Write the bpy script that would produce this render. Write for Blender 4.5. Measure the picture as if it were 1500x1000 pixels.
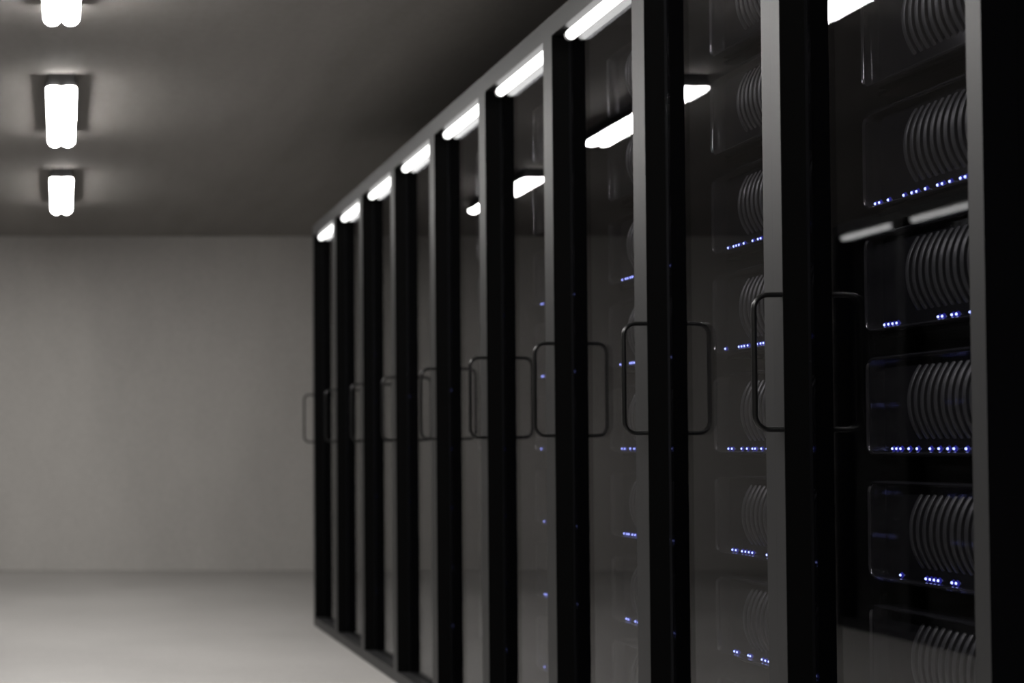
import bpy, bmesh, math, random
from mathutils import Vector, Matrix
PI = math.pi
for o in list(bpy.data.objects):
    bpy.data.objects.remove(o)
scene = bpy.context.scene
C = scene.collection

# ------------------------------------------------------------------ camera, world, exposure
EYE = 0.97
F_PX = 1985.0
PITCH = math.radians(1.4)
cam_d = bpy.data.cameras.new('camera')
cam = bpy.data.objects.new('camera', cam_d)
C.objects.link(cam)
cam.location = (0, 0, EYE)
cam.rotation_euler = (PI / 2 + PITCH, 0, 0)
cam_d.sensor_width = 36.0
cam_d.lens = F_PX * 36.0 / 1500.0
cam_d.shift_x = (750 - 90) / 1500.0
cam_d.shift_y = (657 - F_PX * math.tan(PITCH) - 500) / 1500.0
cam_d.dof.use_dof = True
cam_d.dof.focus_distance = 2.75
cam_d.dof.aperture_fstop = 2.9
cam_d.clip_start = 0.02
scene.camera = cam

world = bpy.data.worlds.new('world')
scene.world = world
world.use_nodes = True
world.node_tree.nodes['Background'].inputs[0].default_value = (0, 0, 0, 1)
world.node_tree.nodes['Background'].inputs[1].default_value = 0.0

vs = scene.view_settings
vs.view_transform = 'Standard'
vs.look = 'None'
vs.exposure = 0.0
vs.gamma = 1.0
vs.use_curve_mapping = False

LAMP_POWER = 84.0      # ceiling tubes
STRIP_POWER = 3.4     # tubes under the rack lintels

# ------------------------------------------------------------------ materials
def principled(name, col, rough=0.5, metal=0.0, spec=0.5, coat=0.0):
    m = bpy.data.materials.new(name)
    m.use_nodes = True
    b = m.node_tree.nodes['Principled BSDF']
    b.inputs['Base Color'].default_value = (*col, 1)
    b.inputs['Roughness'].default_value = rough
    b.inputs['Metallic'].default_value = metal
    b.inputs['Specular IOR Level'].default_value = spec
    b.inputs['Coat Weight'].default_value = coat
    b.inputs['Coat Roughness'].default_value = 0.05
    return m

def mottled(name, c1, c2, scale, stretch, rough, bump=0.0, detail=6, spec=0.3, fine=None):
    m = principled(name, c1, rough, spec=spec)
    nt = m.node_tree; N = nt.nodes; L = nt.links
    b = N['Principled BSDF']
    tc = N.new('ShaderNodeTexCoord'); mp = N.new('ShaderNodeMapping')
    mp.inputs['Scale'].default_value = stretch
    L.new(tc.outputs['Object'], mp.inputs[0])
    n = N.new('ShaderNodeTexNoise'); n.inputs['Scale'].default_value = scale
    n.inputs['Detail'].default_value = detail; n.inputs['Roughness'].default_value = 0.6
    L.new(mp.outputs[0], n.inputs['Vector'])
    r = N.new('ShaderNodeValToRGB')
    r.color_ramp.elements[0].position = 0.32; r.color_ramp.elements[0].color = (*c1, 1)
    r.color_ramp.elements[1].position = 0.68; r.color_ramp.elements[1].color = (*c2, 1)
    L.new(n.outputs['Fac'], r.inputs[0])
    out = r.outputs[0]
    n2 = N.new('ShaderNodeTexNoise'); n2.inputs['Scale'].default_value = fine or 38
    n2.inputs['Detail'].default_value = 8
    L.new(tc.outputs['Object'], n2.inputs['Vector'])
    mx = N.new('ShaderNodeMix'); mx.data_type = 'RGBA'; mx.blend_type = 'OVERLAY'
    mx.inputs[0].default_value = 0.12
    L.new(out, mx.inputs[6]); L.new(n2.outputs['Fac'], mx.inputs[7])
    L.new(mx.outputs[2], b.inputs['Base Color'])
    if bump:
        bp = N.new('ShaderNodeBump'); bp.inputs['Strength'].default_value = bump
        bp.inputs['Distance'].default_value = 0.01
        L.new(n2.outputs['Fac'], bp.inputs['Height']); L.new(bp.outputs[0], b.inputs['Normal'])
    return m

def emitter(name, col, power, sample=True):
    m = bpy.data.materials.new(name); m.use_nodes = True
    nt = m.node_tree; nt.nodes.clear()
    e = nt.nodes.new('ShaderNodeEmission'); o = nt.nodes.new('ShaderNodeOutputMaterial')
    e.inputs[0].default_value = (*col, 1); e.inputs[1].default_value = power
    nt.links.new(e.outputs[0], o.inputs[0])
    if not sample:
        m.cycles.emission_sampling = 'NONE'
    return m

def glass_material():
    m = bpy.data.materials.new('clear_glass'); m.use_nodes = True
    nt = m.node_tree; nt.nodes.clear(); N = nt.nodes; L = nt.links
    o = N.new('ShaderNodeOutputMaterial')
    t = N.new('ShaderNodeBsdfTransparent'); t.inputs[0].default_value = (0.80, 0.80, 0.82, 1)
    g = N.new('ShaderNodeBsdfGlossy'); g.inputs['Roughness'].default_value = 0.0
    mix = N.new('ShaderNodeMixShader')
    geo = N.new('ShaderNodeNewGeometry')
    dot = N.new('ShaderNodeVectorMath'); dot.operation = 'DOT_PRODUCT'
    L.new(geo.outputs['Incoming'], dot.inputs[0]); L.new(geo.outputs['Normal'], dot.inputs[1])
    def mth(op, a, b=None):
        n = N.new('ShaderNodeMath'); n.operation = op
        if isinstance(a, (int, float)): n.inputs[0].default_value = a
        else: L.new(a, n.inputs[0])
        if b is not None:
            if isinstance(b, (int, float)): n.inputs[1].default_value = b
            else: L.new(b, n.inputs[1])
        return n.outputs[0]
    c = mth('ABSOLUTE', dot.outputs['Value'])
    p = mth('POWER', mth('SUBTRACT', 1.0, c), 5.0)          # Schlick, the same from both sides
    f = mth('ADD', mth('MULTIPLY', p, 0.96), 0.04)
    L.new(f, mix.inputs[0]); L.new(t.outputs[0], mix.inputs[1]); L.new(g.outputs[0], mix.inputs[2])
    L.new(mix.outputs[0], o.inputs[0])
    return m

M = dict(
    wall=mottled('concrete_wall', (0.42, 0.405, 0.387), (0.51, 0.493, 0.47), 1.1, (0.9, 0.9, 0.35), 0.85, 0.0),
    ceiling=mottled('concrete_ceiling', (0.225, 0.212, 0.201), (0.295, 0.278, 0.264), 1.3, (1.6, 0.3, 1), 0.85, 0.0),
    floor=mottled('concrete_floor', (0.31, 0.30, 0.288), (0.385, 0.373, 0.359), 0.9, (1, 1, 1), 0.5, 0.0, spec=1.0),
    grey=principled('grey_powder_coat', (0.018, 0.018, 0.0185), 0.42, spec=0.25),
    black=principled('black_cabinet_paint', (0.0012, 0.0012, 0.0018), 0.6, spec=0.05),
    gasket=principled('black_gloss_gasket', (0.003, 0.003, 0.003), 0.45, spec=0.02),
    seal=principled('black_gloss_seal', (0.004, 0.004, 0.005), 0.04, spec=0.6),
    handle=principled('black_chrome', (0.004, 0.004, 0.004), 0.3, spec=0.35),
    chassis=principled('black_server_case', (0.008, 0.008, 0.009), 0.12, spec=0.4),
    fin=principled('dark_steel_fin', (0.030, 0.030, 0.031), 0.4, spec=0.4),
    rim=principled('glossy_black_rim', (0.015, 0.015, 0.017), 0.06, spec=0.9),
    housing=principled('dark_lamp_housing', (0.02, 0.02, 0.02), 0.5),
    cap=principled('lamp_end_cap', (0.25, 0.25, 0.25), 0.4),
    glass=glass_material(),
    strip=emitter('rack_strip_glow', (1.0, 0.99, 0.97), STRIP_POWER),
    led=emitter('blue_led_core', (0.34, 0.40, 1.0), 5.5, False),
    led_halo=emitter('blue_led_halo', (0.05, 0.05, 0.6), 0.5, False),
)

# ------------------------------------------------------------------ mesh helpers
def add_box(bm, x0, x1, y0, y1, z0, z1):
    r = bmesh.ops.create_cube(bm, size=1.0)
    bmesh.ops.scale(bm, vec=(x1 - x0, y1 - y0, z1 - z0), verts=r['verts'])
    bmesh.ops.translate(bm, vec=((x0 + x1) / 2, (y0 + y1) / 2, (z0 + z1) / 2), verts=r['verts'])
    return r['verts']

def add_tube(bm, pts, rad, seg=12, cap=True, closed=False):
    pts = [Vector(p) for p in pts]
    rings = []
    n = len(pts)
    up = None
    for i, p in enumerate(pts):
        if closed:
            t = (pts[(i + 1) % n] - pts[i - 1]).normalized()
        else:
            t = (pts[min(i + 1, n - 1)] - pts[max(i - 1, 0)]).normalized()
        if up is None:
            up = t.orthogonal().normalized()
        up = (up - t * up.dot(t)).normalized()
        s = t.cross(up)
        rr = rad(i / max(1, n - 1)) if callable(rad) else rad
        rings.append([bm.verts.new(p + (up * math.cos(a) + s * math.sin(a)) * rr)
                      for a in [2 * PI * k / seg for k in range(seg)]])
    m = n if closed else n - 1
    for i in range(m):
        a, b = rings[i], rings[(i + 1) % n]
        for k in range(seg):
            bm.faces.new((a[k], a[(k + 1) % seg], b[(k + 1) % seg], b[k]))
    if cap and not closed:
        bm.faces.new(rings[0][::-1]); bm.faces.new(rings[-1])

def rounded_rect(w, h, r, seg=6):
    """outline in (x, z), centred on x, z from 0 to h"""
    out = []
    for cx, cz, a0 in ((w / 2 - r, h - r, 0), (-w / 2 + r, h - r, PI / 2),
                       (-w / 2 + r, r, PI), (w / 2 - r, r, 1.5 * PI)):
        for k in range(seg + 1):
            a = a0 + (PI / 2) * k / seg
            out.append((cx + r * math.cos(a), cz + r * math.sin(a)))
    return out

def obj(name, bm, mat, parent=None, loc=(0, 0, 0), smooth=False, bevel=0.0):
    me = bpy.data.meshes.new(name)
    bmesh.ops.recalc_face_normals(bm, faces=bm.faces)
    if bevel:
        bmesh.ops.bevel(bm, geom=list(bm.edges), offset=bevel, segments=2, affect='EDGES', profile=0.6)
    bm.to_mesh(me); bm.free()
    for m in (mat if isinstance(mat, (list, tuple)) else [mat]):
        me.materials.append(m)
    if smooth:
        for p in me.polygons:
            p.use_smooth = True
        me.set_sharp_from_angle(angle=math.radians(35))
    o = bpy.data.objects.new(name, me)
    C.objects.link(o)
    o.location = loc
    if parent:
        o.parent = parent
    return o

def thing(name, label, cat, loc=(0, 0, 0), rotz=0.0, group=None):
    o = bpy.data.objects.new(name, None)
    o.empty_display_size = 0.1
    C.objects.link(o)
    o.location = loc; o.rotation_euler = (0, 0, rotz)
    o['label'] = label; o['category'] = cat
    if group:
        o['group'] = group
    return o

def struct(name, bm, mat):
    o = obj(name, bm, mat); o['kind'] = 'structure'; return o

KIDS = {}
def kids(o):
    if o.name not in KIDS:
        KIDS[o.name] = [c for c in C.objects if c.parent == o]
    return KIDS[o.name]

def copy_tree(o, parent=None, skip=()):
    c = o.copy(); C.objects.link(c)
    if parent:
        c.parent = parent
    for ch in kids(o):
        if ch.name.split('.')[0] in skip:
            continue
        copy_tree(ch, c, skip)
    return c

# ------------------------------------------------------------------ the room
CEIL = 2.675
YB, YF = -3.0, 10.85        # wall behind the camera, far wall
XL, XR = -5.2, 4.2
T = 0.12
bm = bmesh.new(); add_box(bm, XL - T, XR + T, YB - T, YF + T, -T, 0); struct('floor', bm, M['floor'])
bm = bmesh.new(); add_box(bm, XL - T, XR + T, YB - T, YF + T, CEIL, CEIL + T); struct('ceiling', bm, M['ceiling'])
bm = bmesh.new(); add_box(bm, XL, XR, YF, YF + T, 0, CEIL); struct('wall_back', bm, M['wall'])
bm = bmesh.new(); add_box(bm, XL, XR, YB - T, YB, 0, CEIL); struct('wall_front', bm, M['wall'])
bm = bmesh.new(); add_box(bm, XL - T, XL, YB - T, YF + T, 0, CEIL); struct('wall_left', bm, M['wall'])
bm = bmesh.new(); add_box(bm, XR, XR + T, YB - T, YF + T, 0, CEIL); struct('wall_right', bm, M['wall'])

# ------------------------------------------------------------------ server rack (front at local y = 0, facing -y)
W, H, D = 0.6054, 2.199, 1.0
STILE, LINTEL, SILL, RECESS = 0.034, 0.058, 0.047, 0.0475
PITCH_Z = 0.2339
SHELF_Z = [EYE + k * PITCH_Z - 0.014 for k in range(-3, 5)]     # underside of each server

def make_rack():
    t = thing('server_rack', '', 'server rack')
    hw = W / 2
    a = hw - STILE
    # cabinet body
    for s in (-1, 1):
        bm = bmesh.new()
        x0, x1 = sorted((s * a, s * (hw - 0.0008)))
        add_box(bm, x0, x1, RECESS + 0.008, D, 0.03, H - 0.004)
        obj('side_panel', bm, M['black'], t)
    bm = bmesh.new(); add_box(bm, -a, a, RECESS + 0.008, D, H - 0.03, H - 0.004); obj('top_panel', bm, M['black'], t)
    bm = bmesh.new(); add_box(bm, -a, a, RECESS + 0.008, D, 0.03, 0.05); obj('base_panel', bm, M['black'], t)
    bm = bmesh.new(); add_box(bm, -hw + 0.001, hw - 0.001, 0.02, D, 0.0, 0.03); obj('plinth', bm, M['black'], t)
    bm = bmesh.new(); add_box(bm, -a, a, D - 0.015, D, 0.05, H - 0.03); obj('back_panel', bm, M['black'], t)
    for z in SHELF_Z:
        bm = bmesh.new(); add_box(bm, -a, a, 0.19, D - 0.015, z - 0.006, z); obj('shelf', bm, M['black'], t)
    # front frame with the glass door pane
    bm = bmesh.new()
    ox, iz0, iz1 = hw, SILL, H - LINTEL
    outer = [(-ox, 0.0), (ox, 0.0), (ox, H), (-ox, H)]
    inner = [(-a, iz0), (a, iz0), (a, iz1), (-a, iz1)]
    def ring(y):
        return ([bm.verts.new((x, y, z)) for x, z in outer], [bm.verts.new((x, y, z)) for x, z in inner])
    o0, i0 = ring(0.0); o1, i1 = ring(RECESS + 0.007)
    for k in range(4):
        j = (k + 1) % 4
        bm.faces.new((o0[k], o0[j], i0[j], i0[k])); bm.faces.new((o1[k], i1[k], i1[j], o1[j]))
        bm.faces.new((i0[k], i0[j], i1[j], i1[k])); bm.faces.new((o0[k], o1[k], o1[j], o0[j]))
    bm.faces.ensure_lookup_table()
    for k in (1, 3):                                # the outer flanks of the frame are painted like the cabinet
        bm.faces[4 * k + 3].material_index = 1
    d = obj('door', bm, [M['grey'], M['black']], t)
    bm = bmesh.new(); add_box(bm, -a, a, RECESS, RECESS + 0.006, iz0, iz1)
    obj('glass_pane', bm, M['glass'], d)
    for s in (-1, 1):
        bm = bmesh.new()
        x0, x1 = sorted((s * (a - 0.0015), s * (a + 0.0005)))
        add_box(bm, x0, x1, 0.0008, RECESS - 0.0002, iz0, iz1)
        g = obj('gasket', bm, M['gasket'], d)
        bm = bmesh.new()
        add_box(bm, x0, x1, RECESS + 0.0064, RECESS + 0.0125, iz0, iz1)
        obj('seal', bm, M['seal'], d)
    # handle: a rod bent into a shallow C standing off the far stile
    bm = bmesh.new()
    hx, r, out = -a - 0.004, 0.028, 0.054
    z0, z1 = EYE + 0.037, EYE + 0.297
    pts = [(hx, 0.0, z1)]
    for k in range(9):
        ang = PI / 2 * k / 8
        pts.append((hx, -out + r - r * math.sin(ang), z1 - r + r * math.cos(ang)))
    for k in range(9):
        ang = PI / 2 * k / 8
        pts.append((hx, -out + r - r * math.cos(ang), z0 + r - r * math.sin(ang)))
    pts.append((hx, 0.0, z0))
    add_tube(bm, pts, 0.0052, 14)
    obj('handle', bm, M['handle'], d, smooth=True)
    # tube light under the lintel
    zt, yt = EYE + 1.1548, 0.0312
    bm = bmesh.new(); add_tube(bm, [(-a + 0.066, yt, zt), (a - 0.03, yt, zt)], 0.0155, 20)
    lt = obj('light_tube', bm, M['strip'], t, smooth=True)
    for x0, x1 in ((-a + 0.054, -a + 0.066), (a - 0.03, a - 0.018)):
        bm = bmesh.new(); add_tube(bm, [(x0, yt, zt), (x1, yt, zt)], 0.0155, 20)
        obj('lamp_holder', bm, M['cap'], lt, smooth=True)
    return t

# ------------------------------------------------------------------ server unit (front rim at local y = 0)
SW, SH = 0.520, 0.188
def make_server():
    t = thing('rack_server', '', 'server')
    bm = bmesh.new()
    prof = rounded_rect(SW - 0.002, SH, 0.022)
    a = [bm.verts.new((x, 0.018, z)) for x, z in prof]
    b = [bm.verts.new((x, 0.72, z)) for x, z in prof]
    bm.faces.new(a); bm.faces.new(b[::-1])
    for k in range(len(a)):
        j = (k + 1) % len(a)
        bm.faces.new((a[k], b[k], b[j], a[j]))
    obj('chassis', bm, M['chassis'], t, smooth=True)
    # raised rim round the face
    bm = bmesh.new()
    w, h = SW - 0.008, SH - 0.008
    pts = [(x, 0.011, z + 0.004) for x, z in rounded_rect(w, h, 0.020, 8)]
    sec = [(-0.004, 0.007), (-0.004, -0.006), (-0.0022, -0.0095), (0.0, -0.0108), (0.0022, -0.0095), (0.004, -0.006), (0.004, 0.007)]
    n = len(pts); rings = []
    for i in range(n):
        p0, p1, p2 = Vector(pts[i - 1]), Vector(pts[i]), Vector(pts[(i + 1) % n])
        tt = (p2 - p0).normalized(); nn = Vector((tt.z, 0, -tt.x))
        rings.append([bm.verts.new(p1 + nn * u + Vector((0, v, 0))) for u, v in sec])
    for i in range(n):
        p, q = rings[i], rings[(i + 1) % n]
        for k in range(len(sec)):
            j = (k + 1) % len(sec)
            bm.faces.new((p[k], p[j], q[j], q[k]))
    obj('rim', bm, M['rim'], t, smooth=True)
    # grille of bowed fins
    bm = bmesh.new()
    x = -SW / 2 + 0.140
    z0, z1, K = 0.030, 0.168, 16
    while x < SW / 2 - 0.014:
        th = 0.010
        cols = []
        for k in range(K + 1):
            u = -1 + 2 * k / K
            z = (z0 + z1) / 2 + u * (z1 - z0) / 2
            y = -0.004 + 0.023 * (abs(u) ** 2.2)
            cols.append([bm.verts.new((x + dx, yy, z)) for dx, yy in
                         ((-th / 2, 0.0205), (-th / 2, y + 0.0012), (-th / 4, y), (th / 4, y), (th / 2, y + 0.0012), (th / 2, 0.0205))])
        for k in range(K):
            p, q = cols[k], cols[k + 1]
            for m_ in range(5):
                bm.faces.new((p[m_], q[m_], q[m_ + 1], p[m_ + 1]))
        bm.faces.new(cols[0]); bm.faces.new(cols[-1][::-1])
        x += 0.0187
    obj('grille', bm, M['fin'], t, smooth=True)
    return t

def led_mesh():
    bm = bmesh.new()
    seg = 12
    # domed core and a faint emissive ring imitating its halo of glow
    prof = [(0.0024, 0.0), (0.0018, -0.0014), (0.0008, -0.0020)]
    rings = [[bm.verts.new((r * math.cos(2 * PI * k / seg), y, r * math.sin(2 * PI * k / seg))) for k in range(seg)] for r, y in prof]
    for i in range(2):
        for k in range(seg):
            j = (k + 1) % seg
            bm.faces.new((rings[i][k], rings[i][j], rings[i + 1][j], rings[i + 1][k]))
    bm.faces.new(rings[-1])
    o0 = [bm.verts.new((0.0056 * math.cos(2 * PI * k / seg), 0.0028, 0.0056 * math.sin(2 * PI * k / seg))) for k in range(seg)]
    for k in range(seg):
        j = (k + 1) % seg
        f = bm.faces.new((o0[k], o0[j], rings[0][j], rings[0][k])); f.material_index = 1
    bmesh.ops.recalc_face_normals(bm, faces=bm.faces)
    me = bpy.data.meshes.new('indicator_light')
    bm.to_mesh(me); bm.free()
    me.materials.append(M['led']); me.materials.append(M['led_halo'])
    return me
LED = led_mesh()
LED_Y = 0.0152

# rack boundaries along the row
def bound(k):
    return 2.034 + 0.6055 * k
XF = 1.39
ORD = ['', 'first', 'second', 'third', 'fourth', 'fifth', 'sixth', 'seventh', 'eighth', 'ninth', 'tenth']

# measured pixel columns of the lights of the three nearest racks, by rack number and shelf (2 = highest lit row)
LEDPX = {
    (1, 2): [1287, 1293, 1306, 1329, 1341, 1348, 1361, 1379, 1386, 1400, 1413, 1420],
    (1, 1): [1298, 1304, 1310, 1316, 1377, 1383, 1396, 1404, 1424],
    (1, 0): [1307, 1313, 1319, 1331, 1343, 1362, 1375, 1388, 1395, 1415, 1428],
    (1, -1): [1316, 1353, 1359, 1365, 1371, 1391, 1399, 1433],
    (2, 2): [1070, 1078, 1082, 1086, 1093, 1106, 1114, 1118],
    (2, 1): [1064, 1084, 1088, 1092, 1097, 1111, 1116, 1120],
    (2, 0): [1067, 1072, 1086, 1094, 1102, 1106, 1115, 1123],
    (2, -1): [1071, 1076, 1085, 1090, 1095, 1100, 1121, 1126],
    (2, -2): [1072, 1076, 1092, 1095, 1112, 1117, 1122, 1126],
    (3, 2): [914, 919, 922, 926, 929], (3, 1): [910, 924, 927, 930],
    (3, 0): [911, 915, 923, 929, 933], (3, -1): [913, 917, 920, 925, 929, 933],
    (3, -2): [915, 918, 928, 932],
}
def led_positions(i, k, rng):
    yc = (bound(i - 1) + bound(i)) / 2
    xs = []
    if (i, k) in LEDPX:
        for px in LEDPX[(i, k)]:
            xs.append(yc - F_PX * (XF + 0.150 + LED_Y) / (px - 90))
        last = max(xs)
        x = last + 0.03
    else:
        x = -0.240 + rng.choice((0, 0.012, 0.02))
    while x < 0.232:
        n = rng.choice((1, 2, 2, 3, 4))
        for _ in range(n):
            if x < 0.232:
                xs.append(x)
            x += rng.choice((0.0125, 0.0125, 0.016))
        x += rng.choice((0.02, 0.035, 0.055))
    xs = [v for v in xs if abs(v + 0.025) > 0.0085] + [-0.025]
    return [min(max(v, -0.250), 0.250) for v in xs]

rack0 = make_rack()
server0 = make_server()
first = {'rack': True, 'server': True}
def take(kind, src):
    if first[kind]:
        first[kind] = False
        kids(src)
        for c in kids(src): kids(c)
        return src
    return copy_tree(src)

def rack_at(i, side, with_servers, with_leds):
    """i counts from the rack nearest the camera (0) to the far end (9); side 1 = right row, -1 = row opposite"""
    yc = (bound(i - 1) + bound(i)) / 2
    far = 10 - i                       # 1 = the rack at the far end
    rz = -PI / 2 if side > 0 else PI / 2
    xf = XF if side > 0 else -XF
    r = take('rack', rack0)
    r.location = (xf, yc, 0); r.rotation_euler = (0, 0, rz)
    fo = 'far-end' if far == 1 else ORD[far] + ' from the far end'
    if side > 0:
        if far == 1:
            r['label'] = 'grey-framed glass-door server rack at the far end of the right-hand row'
        elif i == 1:
            r['label'] = 'nearest glass-door server rack of the right-hand row, at the right edge'
        else:
            r['label'] = 'grey-framed glass-door server rack, %s from the far end of the right-hand row' % ORD[far]
        r['group'] = 'server racks in the right-hand row'
    else:
        r['group'] = 'server racks in the opposite row'
        if far == 1:
            r['label'] = 'rack at the far end of the opposite row, mirrored in the nearest glass'
        elif far <= 3:
            r['label'] = 'rack of the opposite row mirrored in the nearest glass, %s from its far end' % ORD[far]
        else:
            r['label'] = 'glass-door server rack of the opposite row, %s from its far end' % ORD[far]
    if not with_servers:
        return
    rng = random.Random(100 * i + side)
    R = Matrix.Rotation(rz, 3, 'Z')
    for n, z in enumerate(SHELF_Z):
        k = n - 3
        s = take('server', server0)
        p = R @ Vector((0, 0.150, 0))
        s.location = (xf + p.x, yc + p.y, z); s.rotation_euler = (0, 0, rz)
        row = 'right-hand row' if side > 0 else 'opposite row'
        lit = 'blue-lit black server' if (k <= 2 and with_leds) else 'dark ribbed server'
        lvl = 'bottom' if n == 0 else ('topmost' if n == 7 else ORD[n + 1] + ' from bottom')
        rk = 'far-end rack' if far == 1 else 'rack %s from far end' % ORD[far]
        s['label'] = '%s, %s in the %s, %s' % (lit, lvl, rk, row)
        s['group'] = 'servers in the racks of the ' + row
        if k <= 2 and with_leds:
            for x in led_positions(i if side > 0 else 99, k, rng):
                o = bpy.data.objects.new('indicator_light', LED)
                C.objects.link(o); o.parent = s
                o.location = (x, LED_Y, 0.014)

for i in range(9, 0, -1):
    rack_at(i, 1, True, True)
for i in range(1, 10):
    rack_at(i, -1, i >= 5, i >= 6)

# ------------------------------------------------------------------ ceiling lamps, a pair of bare tubes under a dark batten
LL = 1.15
LEVEL = {3: 0.54, 2: 0.88, 1: 1.42, 0: 1.42, -1: 1.3}     # output per lamp, set to steepen the floor's brightness falloff
def make_lamp(q=3):
    glow = emitter('fluorescent_glow', (1.0, 0.975, 0.95), LAMP_POWER * LEVEL[q])
    t = thing('ceiling_lamp', '', 'ceiling lamp')
    bm = bmesh.new()
    add_box(bm, -0.062, 0.062, 0.01, LL - 0.01, -0.036, 0.0)
    add_box(bm, -0.072, 0.072, 0.01, LL - 0.01, -0.062, -0.036)
    obj('housing', bm, M['housing'], t)
    for s in (-1, 1):
        # a lit lower shell under an opaque reflector back
        rad, K = 0.033, 14
        us = [(0, 0.35), (0.008, 0.72), (0.02, 0.93), (0.035, 1.0), (LL - 0.035, 1.0), (LL - 0.02, 0.93), (LL - 0.008, 0.72), (LL, 0.35)]
        bm = bmesh.new(); rings = []
        for u, f in us:
            a0 = math.radians(22)
            R_ = rad / math.cos(a0)
            rings.append([bm.verts.new((s * 0.035 + R_ * f * math.cos(a), u, -0.0622 - R_ * f * (math.sin(a) - math.sin(a0))))
                          for a in [a0 + (PI - 2 * a0) * k / K for k in range(K + 1)]])
        for p, q in zip(rings, rings[1:]):
            for k in range(K):
                bm.faces.new((p[k], q[k], q[k + 1], p[k + 1]))
        bm.faces.new(rings[0]); bm.faces.new(rings[-1][::-1])
        tb = obj('light_tube', bm, glow, t, smooth=True)
        bm = bmesh.new()
        add_box(bm, s * 0.035 - 0.032, s * 0.035 + 0.032, 0.01, LL - 0.01, -0.0627, -0.0621)
        obj('reflector', bm, M['housing'], tb)
    return t
lamp0 = make_lamp()
kids(lamp0)
lamp_label = {3: 'far twin-tube ceiling lamp, nearest the back wall', 2: 'middle twin-tube ceiling lamp hanging before the far one',
              1: 'nearest visible twin-tube ceiling lamp, cut off by the top edge', 0: 'twin-tube ceiling lamp above the near end of the aisle',
              -1: 'twin-tube ceiling lamp over the camera position'}
for q in range(3, -2, -1):
    l = lamp0 if q == 3 else make_lamp(q)
    l.location = (0.0, 8.19 - 2.08 * (3 - q), CEIL)
    l['label'] = lamp_label[q]
    l['group'] = 'twin-tube lamps along the aisle ceiling'
for q in range(3, 0, -1):           # unseen lamps added behind the opposite row to brighten the reflected wall
    l = copy_tree(lamp0)
    l.location = (-3.75, 8.19 - 2.08 * (3 - q), CEIL)
    l['label'] = {3: 'added unseen twin-tube ceiling lamp behind the opposite row, nearest the back wall',
                  2: 'middle added twin-tube ceiling lamp of the unseen ones behind the opposite row',
                  1: 'added unseen twin-tube ceiling lamp behind the opposite row, farthest from the back wall'}[q]
    l['group'] = 'unseen twin-tube lamps added behind the opposite row'
